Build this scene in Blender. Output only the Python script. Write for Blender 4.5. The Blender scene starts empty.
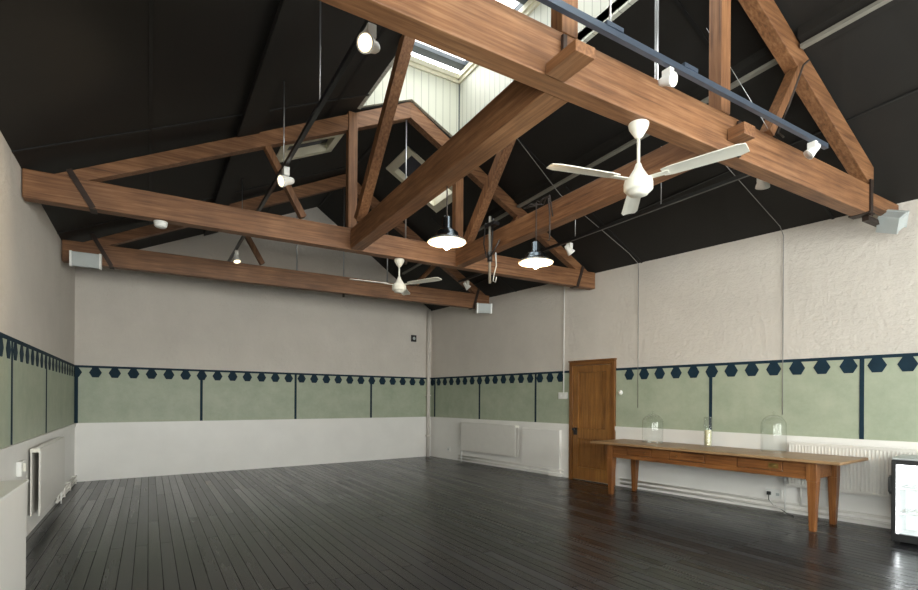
import bpy, bmesh, math, random
from mathutils import Vector, Matrix
random.seed(4)
C = bpy.context.scene.collection
PI = math.pi
# ------------------------------------------------------------------ room plan (metres)
XL = -1.07            # left wall plane
YF = -3.0             # wall behind the camera
ZW = 3.63             # wall head
XR, ZR = 3.08, 5.55   # ridge
BL = (-1.06, 10.69); RC = (6.04, 11.40)
def rwx(y): return 6.04 + (11.4 - y) * .1213
def bwy(x): return 10.69 + (x - BL[0]) * .1
def roofz(x, y):
    if x < XR: return ZR - (XR - x) * (ZR - ZW) / (XR - XL)
    return ZR - (x - XR) * (ZR - ZW) / (rwx(y) - XR)
ANG_R = math.atan2(-1.0, .1213)      # local +x along the right wall towards the camera, +y outwards
ANG_B = math.atan2(.1, 1.0)
# ------------------------------------------------------------------ materials
def newmat(name):
    m = bpy.data.materials.new(name); m.use_nodes = True
    nt = m.node_tree
    return m, nt, nt.nodes['Principled BSDF']
def ramp(nt, stops):
    r = nt.nodes.new('ShaderNodeValToRGB')
    e = r.color_ramp.elements
    e[0].position, e[0].color = stops[0][0], (*stops[0][1], 1)
    e[1].position, e[1].color = stops[-1][0], (*stops[-1][1], 1)
    for p, c in stops[1:-1]:
        n = e.new(p); n.color = (*c, 1)
    return r
def coords(nt, scale=(1, 1, 1), rot=(0, 0, 0)):
    t = nt.nodes.new('ShaderNodeTexCoord'); mp = nt.nodes.new('ShaderNodeMapping')
    mp.inputs['Scale'].default_value = scale; mp.inputs['Rotation'].default_value = rot
    nt.links.new(t.outputs['Object'], mp.inputs['Vector'])
    return mp
def noise(nt, mp, scale, detail=4, rough=.55):
    n = nt.nodes.new('ShaderNodeTexNoise'); n.inputs['Scale'].default_value = scale
    n.inputs['Detail'].default_value = detail; n.inputs['Roughness'].default_value = rough
    nt.links.new(mp.outputs['Vector'], n.inputs['Vector']); return n
def bump(nt, b, h, strength, dist=.01):
    bp = nt.nodes.new('ShaderNodeBump'); bp.inputs['Strength'].default_value = strength
    bp.inputs['Distance'].default_value = dist
    nt.links.new(h, bp.inputs['Height']); nt.links.new(bp.outputs['Normal'], b.inputs['Normal']); return bp
def plain(name, col, rough=.5, metal=0, spec=.5, var=.06, nscale=8):
    m, nt, b = newmat(name)
    mp = coords(nt); n = noise(nt, mp, nscale)
    r = ramp(nt, [(.3, tuple(c * (1 - var) for c in col)), (.7, tuple(min(1, c * (1 + var)) for c in col))])
    nt.links.new(n.outputs['Fac'], r.inputs['Fac']); nt.links.new(r.outputs['Color'], b.inputs['Base Color'])
    b.inputs['Roughness'].default_value = rough; b.inputs['Metallic'].default_value = metal
    b.inputs['Specular IOR Level'].default_value = spec
    return m
def wood(name, axis, dark, mid, light, rough=.55, stretch=9, bumpy=.25, base=4.5):
    m, nt, b = newmat(name)
    s = [stretch, stretch, stretch]; s[axis] = .4
    mp = coords(nt, tuple(s)); n = noise(nt, mp, base, 7, .62)
    r = ramp(nt, [(.28, dark), (.5, mid), (.74, light)])
    nt.links.new(n.outputs['Fac'], r.inputs['Fac'])
    mp2 = coords(nt, (1.1, 1.1, 1.1)); n2 = noise(nt, mp2, 2.2, 3)
    r2 = ramp(nt, [(.3, (.74, .7, .68)), (.7, (1.1, 1.08, 1.06))])
    nt.links.new(n2.outputs['Fac'], r2.inputs['Fac'])
    mx = nt.nodes.new('ShaderNodeMix'); mx.data_type = 'RGBA'; mx.blend_type = 'MULTIPLY'
    mx.inputs[0].default_value = 1
    nt.links.new(r.outputs['Color'], mx.inputs[6]); nt.links.new(r2.outputs['Color'], mx.inputs[7])
    nt.links.new(mx.outputs[2], b.inputs['Base Color'])
    b.inputs['Roughness'].default_value = rough
    bump(nt, b, n.outputs['Fac'], bumpy, .01)
    return m
def brick_plaster(name, col):
    m, nt, b = newmat(name)
    mp = coords(nt)
    n = noise(nt, mp, 1.3, 6, .6)
    r = ramp(nt, [(.3, tuple(c * .9 for c in col)), (.7, col)])
    nt.links.new(n.outputs['Fac'], r.inputs['Fac']); nt.links.new(r.outputs['Color'], b.inputs['Base Color'])
    b.inputs['Roughness'].default_value = .75
    # painted brick courses and lumpy paint
    tc = coords(nt, (1, 1, 1), (PI / 2, 0, 0))
    bk = nt.nodes.new('ShaderNodeTexBrick'); bk.inputs['Scale'].default_value = 1
    bk.inputs['Brick Width'].default_value = .225; bk.inputs['Row Height'].default_value = .075
    bk.inputs['Mortar Size'].default_value = .007; bk.inputs['Mortar Smooth'].default_value = .6
    nt.links.new(tc.outputs['Vector'], bk.inputs['Vector'])
    n2 = noise(nt, mp, 13, 6, .7)
    md = nt.nodes.new('ShaderNodeMath'); md.operation = 'MULTIPLY_ADD'; md.inputs[1].default_value = -.03
    nt.links.new(bk.outputs['Fac'], md.inputs[0]); nt.links.new(n2.outputs['Fac'], md.inputs[2])
    bump(nt, b, md.outputs[0], 1.0, .024)
    return m
def mottled(name, c0, c1, rough=.6, scale=3):
    m, nt, b = newmat(name)
    mp = coords(nt); n = noise(nt, mp, scale, 8, .7)
    r = ramp(nt, [(.32, c0), (.68, c1)])
    nt.links.new(n.outputs['Fac'], r.inputs['Fac']); nt.links.new(r.outputs['Color'], b.inputs['Base Color'])
    b.inputs['Roughness'].default_value = rough
    return m
def floor_mat():
    m, nt, b = newmat('black_painted_boards')
    mp = coords(nt, (1, 1, 1), (0, 0, PI / 2))
    bk = nt.nodes.new('ShaderNodeTexBrick')
    bk.inputs['Scale'].default_value = 1; bk.inputs['Brick Width'].default_value = 2.9
    bk.inputs['Row Height'].default_value = .102; bk.inputs['Mortar Size'].default_value = .0034
    bk.inputs['Mortar Smooth'].default_value = .35; bk.inputs['Bias'].default_value = 0
    bk.inputs['Color1'].default_value = (.011, .0115, .013, 1); bk.inputs['Color2'].default_value = (.022, .0225, .025, 1)
    bk.inputs['Mortar'].default_value = (.001, .001, .001, 1); bk.offset = .37
    nt.links.new(mp.outputs['Vector'], bk.inputs['Vector'])
    mps = coords(nt, (16, .6, 1)); n = noise(nt, mps, 3, 6, .65)
    mx = nt.nodes.new('ShaderNodeMix'); mx.data_type = 'RGBA'; mx.blend_type = 'ADD'
    r = ramp(nt, [(.62, (0, 0, 0)), (.8, (.03, .029, .028))])
    nt.links.new(n.outputs['Fac'], r.inputs['Fac']); mx.inputs[0].default_value = 1
    nt.links.new(bk.outputs['Color'], mx.inputs[6]); nt.links.new(r.outputs['Color'], mx.inputs[7])
    nt.links.new(mx.outputs[2], b.inputs['Base Color'])
    mp3 = coords(nt, (8, .5, 1)); n3 = noise(nt, mp3, 2.5, 4)
    rr = nt.nodes.new('ShaderNodeMapRange'); rr.inputs[3].default_value = .17; rr.inputs[4].default_value = .27
    nt.links.new(n3.outputs['Fac'], rr.inputs[0]); nt.links.new(rr.outputs[0], b.inputs['Roughness'])
    md = nt.nodes.new('ShaderNodeMath'); md.operation = 'MULTIPLY_ADD'; md.inputs[1].default_value = -1.0
    nl = nt.nodes.new('ShaderNodeMath'); nl.operation = 'MULTIPLY'; nl.inputs[1].default_value = .12
    nt.links.new(n.outputs['Fac'], nl.inputs[0])
    nt.links.new(bk.outputs['Fac'], md.inputs[0]); nt.links.new(nl.outputs[0], md.inputs[2])
    cv = nt.nodes.new('ShaderNodeSeparateColor'); nt.links.new(bk.outputs['Color'], cv.inputs[0])
    m2 = nt.nodes.new('ShaderNodeMath'); m2.operation = 'MULTIPLY_ADD'; m2.inputs[1].default_value = 9
    nt.links.new(cv.outputs[0], m2.inputs[0]); nt.links.new(rr.outputs[0], m2.inputs[2])
    m3 = nt.nodes.new('ShaderNodeMath'); m3.operation = 'MULTIPLY'; m3.inputs[1].default_value = .72
    nt.links.new(m2.outputs[0], m3.inputs[0]); nt.links.new(m3.outputs[0], b.inputs['Roughness'])
    bump(nt, b, md.outputs[0], .6, .006)
    sp = nt.nodes.new('ShaderNodeMapRange'); sp.inputs[3].default_value = .55; sp.inputs[4].default_value = .0
    nt.links.new(bk.outputs['Fac'], sp.inputs[0]); nt.links.new(sp.outputs[0], b.inputs['Specular IOR Level'])
    return m
def boards_mat(name, col, axis):
    # tongue and groove boarding: narrow dark joints repeated along one axis
    m, nt, b = newmat(name)
    t = nt.nodes.new('ShaderNodeTexCoord'); sp = nt.nodes.new('ShaderNodeSeparateXYZ')
    nt.links.new(t.outputs['Object'], sp.inputs[0])
    dv = nt.nodes.new('ShaderNodeMath'); dv.operation = 'DIVIDE'; dv.inputs[1].default_value = .115
    nt.links.new(sp.outputs[axis], dv.inputs[0])
    fr = nt.nodes.new('ShaderNodeMath'); fr.operation = 'FRACT'; nt.links.new(dv.outputs[0], fr.inputs[0])
    r = ramp(nt, [(0, tuple(c * .45 for c in col)), (.04, tuple(c * .5 for c in col)), (.1, col), (1, col)])
    nt.links.new(fr.outputs[0], r.inputs['Fac']); nt.links.new(r.outputs['Color'], b.inputs['Base Color'])
    b.inputs['Roughness'].default_value = .5
    return m
def glass_mat(name, tint=(1, 1, 1), gloss=.08):
    m, nt, b = newmat(name); nt.nodes.remove(b)
    tr = nt.nodes.new('ShaderNodeBsdfTransparent'); tr.inputs['Color'].default_value = (*tint, 1)
    gl = nt.nodes.new('ShaderNodeBsdfGlossy'); gl.inputs['Roughness'].default_value = .02
    lw = nt.nodes.new('ShaderNodeLayerWeight'); lw.inputs['Blend'].default_value = .5
    pw = nt.nodes.new('ShaderNodeMath'); pw.operation = 'POWER'; pw.inputs[1].default_value = 2.6
    nt.links.new(lw.outputs['Facing'], pw.inputs[0])
    mx = nt.nodes.new('ShaderNodeMixShader')
    ad = nt.nodes.new('ShaderNodeMath'); ad.operation = 'MULTIPLY_ADD'; ad.inputs[1].default_value = .7; ad.inputs[2].default_value = gloss - .03
    nt.links.new(pw.outputs[0], ad.inputs[0]); nt.links.new(ad.outputs[0], mx.inputs[0])
    nt.links.new(tr.outputs[0], mx.inputs[1]); nt.links.new(gl.outputs[0], mx.inputs[2])
    nt.links.new(mx.outputs[0], nt.nodes['Material Output'].inputs['Surface'])
    return m
def emit(name, col, s):
    m, nt, b = newmat(name)
    b.inputs['Base Color'].default_value = (*col, 1)
    b.inputs['Emission Color'].default_value = (*col, 1); b.inputs['Emission Strength'].default_value = s
    return m
M = {}
M['plaster'] = brick_plaster('painted_brick', (.685, .635, .58))
M['lowwhite'] = plain('white_gloss_paint', (.80, .785, .76), .38, var=.03, nscale=2)
M['green'] = mottled('sage_green_paint', (.31, .36, .265), (.42, .455, .35), .5, 2.6)
M['navy'] = plain('dark_navy_paint', (.009, .027, .045), .7, spec=.2, var=.15)
M['floor'] = floor_mat()
M['ceil'] = mottled('black_ceiling_board', (.0055, .0045, .0035), (.010, .0082, .0064), .7, .8)
M['seam'] = plain('black_batten', (.006, .006, .006), .6)
WD = ((.085, .033, .012), (.20, .09, .037), (.31, .165, .083))
M['beam_x'] = wood('pine_beam_across', 0, *WD)
M['beam_y'] = wood('pine_beam_along', 1, *WD)
M['beam_z'] = wood('pine_post', 2, *WD)
TW = ((.095, .032, .008), (.215, .082, .022), (.31, .14, .045))
M['table_x'] = wood('oiled_pine_long', 0, *TW, rough=.35, bumpy=.08, stretch=12)
M['table_z'] = wood('oiled_pine_upright', 2, *TW, rough=.35, bumpy=.08, stretch=12)
TT = ((.20, .11, .05), (.34, .215, .11), (.43, .29, .16))
M['table_top'] = wood('worn_table_top', 0, *TT, rough=.4, bumpy=.08, stretch=14)
DW = ((.09, .032, .007), (.185, .075, .017), (.26, .118, .03))
DL = ((.13, .05, .010), (.25, .11, .026), (.34, .165, .045))
M['leaf_z'] = wood('honey_pine_boards', 2, *DL, rough=.32, bumpy=.08, stretch=10)
M['door_z'] = wood('varnished_pine_door', 2, *DW, rough=.32, bumpy=.08, stretch=10)
M['door_x'] = wood('varnished_pine_rail', 0, *DW, rough=.32, bumpy=.08, stretch=10)
M['white'] = plain('white_enamel', (.78, .78, .76), .35, var=.02)
M['cream'] = plain('cream_enamel', (.74, .72, .64), .4, var=.03)
M['radiator'] = plain('radiator_enamel', (.70, .68, .64), .35, var=.02)
M['boards_x'] = boards_mat('white_boarding_across', (.58, .585, .50), 0)
M['boards_y'] = boards_mat('white_boarding_along', (.58, .585, .52), 1)
M['trimcream'] = plain('cream_moulding', (.72, .68, .54), .5)
M['black'] = plain('black_metal', (.012, .012, .013), .35, 0, .5)
M['skysheen'] = plain('track_sky_sheen', (.10, .125, .17), .3, .6)  # blue-grey base colour stands in for sky reflected on the dark track
M['iron'] = plain('rusty_iron', (.045, .03, .024), .55, .6, var=.3)
M['steel'] = plain('galvanised_steel', (.45, .46, .48), .35, .9)
M['chrome'] = plain('polished_steel_shade', (.07, .085, .10), .2, .95, var=.02)
M['brass'] = plain('aged_brass', (.33, .23, .08), .35, .9)
M['grey'] = plain('pale_grey_plastic', (.42, .45, .45), .5, var=.04)
M['greylath'] = plain('grey_trunking', (.2, .19, .165), .5)
M['glass'] = glass_mat('clear_glass', (.97, .985, .98), .07)
M['pane'] = glass_mat('window_glass', (.97, .99, .98), .05)
M['skypane'] = glass_mat('dimmed_roof_glass', (.56, .57, .57), .05)  # grey tint put in to dim the daylight through the roof glazing
M['wax'] = plain('ivory_wax', (.78, .70, .45), .5, var=.03)
M['bulb'] = emit('warm_bulb', (1.0, .72, .38), 60)
M['spotface'] = emit('warm_spot_lens', (1.0, .78, .46), 2)
M['spotdim'] = emit('cream_spot_lens', (1.0, .80, .45), .9)
M['shadein'] = plain('white_shade_lining', (.6, .585, .53), .4, var=.01)
M['fridgelight'] = emit('fridge_light', (.97, .98, 1.0), 7)
M['fridgein'] = plain('fridge_lining', (.88, .89, .9), .4, var=.01)
M['blind'] = plain('dark_blue_blind', (.03, .035, .06), .5)
M['rubber'] = plain('black_rubber', (.015, .015, .015), .6)
M['lead'] = plain('dark_glazing_bar', (.07, .085, .10), .5)
M['cable'] = plain('dark_brown_flex', (.04, .03, .025), .6)
M['greycable'] = plain('grey_conduit', (.22, .21, .20), .5)
# ------------------------------------------------------------------ mesh helpers
class MB:
    def __init__(s): s.bm = bmesh.new()
    def hexa(s, pts, mi=0):            # 8 points: bottom loop then top loop
        v = [s.bm.verts.new(p) for p in pts]
        for f in ((0, 3, 2, 1), (4, 5, 6, 7), (0, 1, 5, 4), (1, 2, 6, 5), (2, 3, 7, 6), (3, 0, 4, 7)):
            s.bm.faces.new([v[i] for i in f]).material_index = mi
        return s
    def box(s, x0, x1, y0, y1, z0, z1, mi=0, mat=None):
        p = [(x0, y0, z0), (x1, y0, z0), (x1, y1, z0), (x0, y1, z0), (x0, y0, z1), (x1, y0, z1), (x1, y1, z1), (x0, y1, z1)]
        if mat: p = [mat @ Vector(q) for q in p]
        return s.hexa(p, mi)
    def bar(s, a, b, w, d, up=(0, 0, 1), mi=0, w2=None, d2=None):
        a, b = Vector(a), Vector(b); t = (b - a).normalized(); u = Vector(up)
        sd = t.cross(u).normalized(); n = sd.cross(t).normalized()
        w2 = w if w2 is None else w2; d2 = d if d2 is None else d2
        q = []
        for p, ww, dd in ((a, w, d), (b, w2, d2)):
            q.append([p - sd * ww / 2 - n * dd / 2, p + sd * ww / 2 - n * dd / 2, p + sd * ww / 2 + n * dd / 2, p - sd * ww / 2 + n * dd / 2])
        return s.hexa(q[0] + q[1], mi)
    def tube(s, pts, r, seg=8, mi=0, cap=True, radii=None):
        pts = [Vector(p) for p in pts]; rings = []
        for i, p in enumerate(pts):
            t = (pts[min(i + 1, len(pts) - 1)] - pts[max(i - 1, 0)]).normalized()
            h = Vector((0, 0, 1)) if abs(t.z) < .9 else Vector((1, 0, 0))
            a = t.cross(h).normalized(); b = t.cross(a).normalized()
            rr = radii[i] if radii else r
            rings.append([s.bm.verts.new(p + (a * math.cos(2 * PI * k / seg) + b * math.sin(2 * PI * k / seg)) * rr) for k in range(seg)])
        for i in range(len(rings) - 1):
            for k in range(seg):
                f = s.bm.faces.new([rings[i][k], rings[i][(k + 1) % seg], rings[i + 1][(k + 1) % seg], rings[i + 1][k]])
                f.material_index = mi; f.smooth = True
        if cap:
            s.bm.faces.new(rings[0][::-1]).material_index = mi; s.bm.faces.new(rings[-1]).material_index = mi
        return s
    def lathe(s, prof, seg=32, mat=None, mi=0):
        rings = []
        for r, z in prof:
            if r < 1e-5:
                p = Vector((0, 0, z)); rings.append([s.bm.verts.new(mat @ p if mat else p)])
            else:
                row = []
                for k in range(seg):
                    p = Vector((r * math.cos(2 * PI * k / seg), r * math.sin(2 * PI * k / seg), z))
                    row.append(s.bm.verts.new(mat @ p if mat else p))
                rings.append(row)
        for a, b in zip(rings, rings[1:]):
            for k in range(seg):
                k2 = (k + 1) % seg
                if len(a) == 1 and len(b) == 1: continue
                if len(a) == 1: f = s.bm.faces.new([a[0], b[k2], b[k]])
                elif len(b) == 1: f = s.bm.faces.new([a[k], a[k2], b[0]])
                else: f = s.bm.faces.new([a[k], a[k2], b[k2], b[k]])
                f.smooth = True; f.material_index = mi
        return s
    def poly(s, pts, mi=0):
        s.bm.faces.new([s.bm.verts.new(p) for p in pts]).material_index = mi; return s
    def build(s, name, mat, parent=None, bevel=0, world=True, fix=True):
        if fix: bmesh.ops.recalc_face_normals(s.bm, faces=s.bm.faces)
        me = bpy.data.meshes.new(name)
        if parent is not None and world and parent.get('_w', 0):
            off = Vector(parent['_o'])
            bmesh.ops.translate(s.bm, verts=s.bm.verts, vec=-off)
        s.bm.to_mesh(me); s.bm.free()
        for mm in (mat if isinstance(mat, (list, tuple)) else [mat]): me.materials.append(mm)
        o = bpy.data.objects.new(name, me); C.objects.link(o)
        if parent is not None:
            o.parent = parent
            if parent.get('_w', 0): o['_w'] = 1; o['_o'] = parent['_o']
        if bevel:
            b = o.modifiers.new('soft_edges', 'BEVEL'); b.width = bevel; b.segments = 2; b.limit_method = 'ANGLE'
        return o
def solid_poly(mb, pts, n, t):         # a planar polygon given thickness along n
    n = Vector(n).normalized() * t
    a = [mb.bm.verts.new(Vector(p)) for p in pts]; b = [mb.bm.verts.new(Vector(p) + n) for p in pts]
    mb.bm.faces.new(a); mb.bm.faces.new(b[::-1])
    k = len(pts)
    for i in range(k): mb.bm.faces.new([a[i], b[i], b[(i + 1) % k], a[(i + 1) % k]])
    return mb
def tag(o, label, cat, group=None):
    o['label'] = label; o['category'] = cat
    if group: o['group'] = group
    return o
def thing(name, label, cat, loc=(0, 0, 0), rz=0, group=None, world=False):
    o = bpy.data.objects.new(name, None); C.objects.link(o)
    o.location = loc; o.rotation_euler = (0, 0, rz); o.empty_display_size = .1
    if world: o['_w'] = 1; o['_o'] = list(loc)
    return tag(o, label, cat, group)
def struct(o, **k):
    o['kind'] = 'structure'; return o
def copy_tree(o, parent=None):
    c = o.copy(); C.objects.link(c); c.parent = parent
    for ch in [k for k in o.children]: copy_tree(ch, c)
    return c
# ------------------------------------------------------------------ THE SETTING
XFR = rwx(YF)
fl = struct(MB().hexa([(XL - .1, YF - .1, -.1), (XFR + .2, YF - .1, -.1), (RC[0] + .2, RC[1] + .2, -.1), (XL - .1, BL[1] + .1, -.1),
    (XL - .1, YF - .1, 0), (XFR + .2, YF - .1, 0), (RC[0] + .2, RC[1] + .2, 0), (XL - .1, BL[1] + .1, 0)]).build('floor', M['floor']))
# left wall, right wall
SW = (.95, 3.15)
def side_wall(L, o0, o1):
    m = MB()
    m.box(0, o0, 0, .2, 0, ZW + .12).box(o1, L, 0, .2, 0, ZW + .12).box(o0, o1, 0, .2, 0, SW[0]).box(o0, o1, 0, .2, SW[1], ZW + .12)
    return m
def added_side_window(n, wall, o0, o1):
    f = MB()
    for x0, x1 in ((o0, o0 + .05), (o1 - .05, o1), ((o0 + o1) / 2 - .02, (o0 + o1) / 2 + .02)): f.box(x0, x1, .07, .13, *SW)
    for z0 in (SW[0], (SW[0] + SW[1]) / 2, SW[1] - .05): f.box(o0, o1, .08, .12, z0, z0 + .05)
    w_ = struct(f.build('window_%d' % n, M['white'])); w_.location = wall.location; w_.rotation_euler = wall.rotation_euler
    struct(MB().box(o0, o1, .098, .102, *SW).build('pane', M['pane'], w_))
    return w_
WLO = (.6, 3.0)
wl = struct(side_wall(BL[1] - YF, *WLO).build('wall_left', M['plaster'])); wl.location = (XL, YF, 0); wl.rotation_euler = (0, 0, PI / 2)
LR = math.hypot(XFR - RC[0], RC[1] - YF)
WRO = (LR - 3.0, LR - .6)
wr = struct(side_wall(LR, *WRO).build('wall_right', M['plaster'])); wr.location = (RC[0], RC[1], 0); wr.rotation_euler = (0, 0, ANG_R)
added_side_window(8, wl, *WLO); added_side_window(9, wr, *WRO)  # unseen side windows, added to brighten the walls opposite them
LB = math.hypot(RC[0] - BL[0], RC[1] - BL[1])
sr = (XR - BL[0]) / math.cos(ANG_B)
wb_m = MB(); solid_poly(wb_m, [(-.15, 0, 0), (LB + .1, 0, 0), (LB + .1, 0, ZW + .02), (sr, 0, ZR + .05), (-.15, 0, ZW + .02)], (0, 1, 0), .2)
wb = struct(wb_m.build('wall_back', M['plaster'])); wb.location = (BL[0], BL[1], 0); wb.rotation_euler = (0, 0, ANG_B)
# wall behind the camera, its four unseen tall windows added to bring in daylight
wx = [(-.35, 1.15), (1.75, 3.25), (3.85, 5.35), (5.75, 7.25)]
wz = (.95, 3.15)
wf_m = MB()
xs = [XL - .15] + [v for p in wx for v in p] + [XFR + .15]
for i in range(0, len(xs), 2): wf_m.box(xs[i], xs[i + 1], YF - .2, YF, 0, ZW)
for a, b in wx: wf_m.box(a, b, YF - .2, YF, 0, wz[0]); wf_m.box(a, b, YF - .2, YF, wz[1], ZW)
solid_poly(wf_m, [(XL - .15, YF, ZW), (XFR + .15, YF, ZW), (XR, YF, ZR + .05)], (0, -1, 0), .2)
struct(wf_m.build('wall_front', M['lowwhite']))
for i, (a, b) in enumerate(wx):
    f = MB()
    for x0, x1 in ((a, a + .05), (b - .05, b), ((a + b) / 2 - .02, (a + b) / 2 + .02)): f.box(x0, x1, YF - .13, YF - .07, *wz)
    for z0 in (wz[0], (wz[0] + wz[1]) / 2 - .02, wz[1] - .05): f.box(a, b, YF - .12, YF - .08, z0, z0 + .05)
    w = struct(f.build('window_%d' % (i + 1), M['white']))
    struct(MB().box(a, b, YF - .102, YF - .098, *wz).build('pane', M['pane'], w))
# ceiling: two black boarded slopes with openings for the lantern and two roof windows
LX0, LX1, LY0, LY1 = 2.34, 3.84, -2.0, 6.42
VL = (1.52, 2.36, 7.12, 7.78)         # roof window in the left slope
VR = (3.44, 4.40, 7.28, 8.15)         # roof window in the right slope
def slope_patch(mb, x0, x1, y0, y1, t=.1):
    n = max(1, int((y1 - y0) / 1.2))
    for i in range(n):
        a, b = y0 + (y1 - y0) * i / n, y0 + (y1 - y0) * (i + 1) / n
        q = []
        for dz in (0, t):
            for (x, y) in ((x0, a), (x1, a), (x1, b), (x0, b)):
                xx = rwx(y) + .1 if x == 'W' else x
                q.append((xx, y, roofz(xx, y) + dz))
        mb.hexa(q)
YB = 11.55
cm = MB()
slope_patch(cm, XL - .1, VL[0], YF - .1, YB)
slope_patch(cm, VL[0], LX0, YF - .1, VL[2]); slope_patch(cm, VL[0], LX0, VL[3], YB)
slope_patch(cm, LX0, XR, YF - .1, LY0); slope_patch(cm, LX0, XR, LY1 + .06, YB)
slope_patch(cm, XR, VR[0], YF - .1, LY0); slope_patch(cm, XR, VR[0], LY1 + .06, YB)
slope_patch(cm, VR[0], LX1, YF - .1, LY0); slope_patch(cm, VR[0], LX1, LY1 + .06, VR[2]); slope_patch(cm, VR[0], LX1, VR[3], YB)
slope_patch(cm, LX1, VR[1], YF - .1, VR[2]); slope_patch(cm, LX1, VR[1], VR[3], YB)
slope_patch(cm, VR[1], 'W', YF - .1, YB)
ceil = struct(cm.build('ceiling', M['ceil']))
# cover strips over the ceiling board joints
sm = MB()
def strip_along(x, y0, y1, w=.03, t=.012):
    n = 4
    for i in range(n):
        a, b = y0 + (y1 - y0) * i / n, y0 + (y1 - y0) * (i + 1) / n
        sm.bar((x, a, roofz(x, a) - t / 2), (x, b, roofz(x, b) - t / 2), w, t)
def strip_across(y, x0, x1, w=.03, t=.012):
    sm.bar((x0, y, roofz(x0, y) - t / 2), (x1, y, roofz(x1, y) - t / 2), w, t)
strip_along(0, YF, 10.7); strip_along(1.93, YF, 7.0); strip_along(1.93, 7.9, 10.9)
strip_along(5.9, YF, 11.2); strip_along(3.1, 6.5, 11.0, .05)
for y in (.7, 3.35, 6.06, 8.75): strip_across(y, XL, LX0 if y < 6.42 else XR)
for y in (.4, 3.0, 5.56, 8.4): strip_across(y, LX1 if y < 6.42 else 4.45, rwx(y))
st = struct(sm.build('joint_strips', M['seam'], ceil))
# roof lantern: boarded sides, moulding, glazed top
ZL = 6.06
zl0, zl1 = roofz(LX0, 3), roofz(LX1, 3)
lm = MB()
lm.box(LX0 - .05, LX0, LY0, LY1, zl0 - .02, ZL)
lm.hexa([(LX1, LY0, roofz(LX1, LY0) - .02), (LX1 + .05, LY0, roofz(LX1, LY0) - .02), (LX1 + .05, LY1, roofz(LX1, LY1) - .02), (LX1, LY1, roofz(LX1, LY1) - .02),
         (LX1, LY0, ZL), (LX1 + .05, LY0, ZL), (LX1 + .05, LY1, ZL), (LX1, LY1, ZL)])
struct(lm.build('lantern_side', M['boards_y'], ceil))
em = MB()
for y in (LY0 - .05, LY1):
    solid_poly(em, [(LX0 - .05, y, zl0 + .0), (XR, y, ZR - .0), (LX1 + .05, y, roofz(LX1, y) + .0), (LX1 + .05, y, ZL), (LX0 - .05, y, ZL)], (0, 1, 0), .05)
struct(em.build('lantern_end', M['boards_x'], ceil))
tm = MB()
for z0, z1, d in ((ZL - .07, ZL - .02, .025), (ZL - .02, ZL + .05, .05)):
    tm.box(LX0, LX0 + d, LY0, LY1, z0, z1); tm.box(LX1 - d, LX1, LY0, LY1, z0, z1)
    tm.box(LX0, LX1, LY0, LY0 + d, z0, z1); tm.box(LX0, LX1, LY1 - d, LY1, z0, z1)
struct(MB().box(LX1 - .012, LX1, LY1 - .012, LY1, 5.1, ZL - .07).box(LX0, LX0 + .012, LY1 - .012, LY1, 5.2, ZL - .07).build('corner_line', M['lead'], ceil))  # thin dark lines down the far corners of the lantern
struct(tm.build('lantern_moulding', M['trimcream'], ceil))
bm_ = MB()
bm_.box(LX0 - .05, LX0 + .02, LY0, LY1, ZL + .05, ZL + .17); bm_.box(LX1 - .02, LX1 + .05, LY0, LY1, ZL + .05, ZL + .17)
y = LY1 - .02
ybars = [(6.19, 6.33), (6.05, 6.085), (5.42, 5.455), (4.45, 4.88)]
ybars += [(a - 2.0, b - 2.0) for a, b in ybars] + [(a - 4.0, b - 4.0) for a, b in ybars] + [(a - 6.0, b - 6.0) for a, b in ybars]
for a, b in ybars:
    if a > LY0: bm_.box(LX0, LX1, a, b, ZL + .07, ZL + .13)
lan = struct(bm_.build('window_5', M['lead']))
struct(MB().box(LX0, LX1, LY0, LY1, ZL + .14, ZL + .146).build('pane', M['skypane'], lan))
def roof_window(name, v, blind):
    x0, x1, y0, y1 = v
    f = MB()
    def P(x, y, dz): return (x, y, roofz(x, y) + dz)
    def fr(xa, xb, ya, yb, d0, d1): f.hexa([P(xa, ya, d0), P(xb, ya, d0), P(xb, yb, d0), P(xa, yb, d0), P(xa, ya, d1), P(xb, ya, d1), P(xb, yb, d1), P(xa, yb, d1)])
    w = .10
    fr(x0 - .01, x0 + w, y0, y1, -.02, .16); fr(x1 - w, x1 + .01, y0, y1, -.02, .16)
    fr(x0, x1, y0, y0 + w, -.02, .16); fr(x0, x1, y1 - w, y1, -.02, .16)
    o = struct(f.build(name, M['trimcream']))
    g = MB(); g.hexa([P(x0, y0, .13), P(x1, y0, .13), P(x1, y1, .13), P(x0, y1, .13), P(x0, y0, .135), P(x1, y0, .135), P(x1, y1, .135), P(x0, y1, .135)])
    struct(g.build('pane', M['skypane'], o))
    b = MB(); xa, xb = blind
    b.hexa([P(xa, y0 + .08, .10), P(xb, y0 + .08, .10), P(xb, y1 - .08, .10), P(xa, y1 - .08, .10), P(xa, y0 + .08, .112), P(xb, y0 + .08, .112), P(xb, y1 - .08, .112), P(xa, y1 - .08, .112)])
    b.tube([P(xa if x0 > 3 else xb, y0 + .1, .06), P(xa if x0 > 3 else xb, y1 - .1, .06)], .018)
    struct(b.build('blind', M['blind'], o))
roof_window('window_6', VL, (VL[0] + .08, VL[1] - .08))
roof_window('window_7', VR, (VR[0] + .08, VR[0] + .55))
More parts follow.
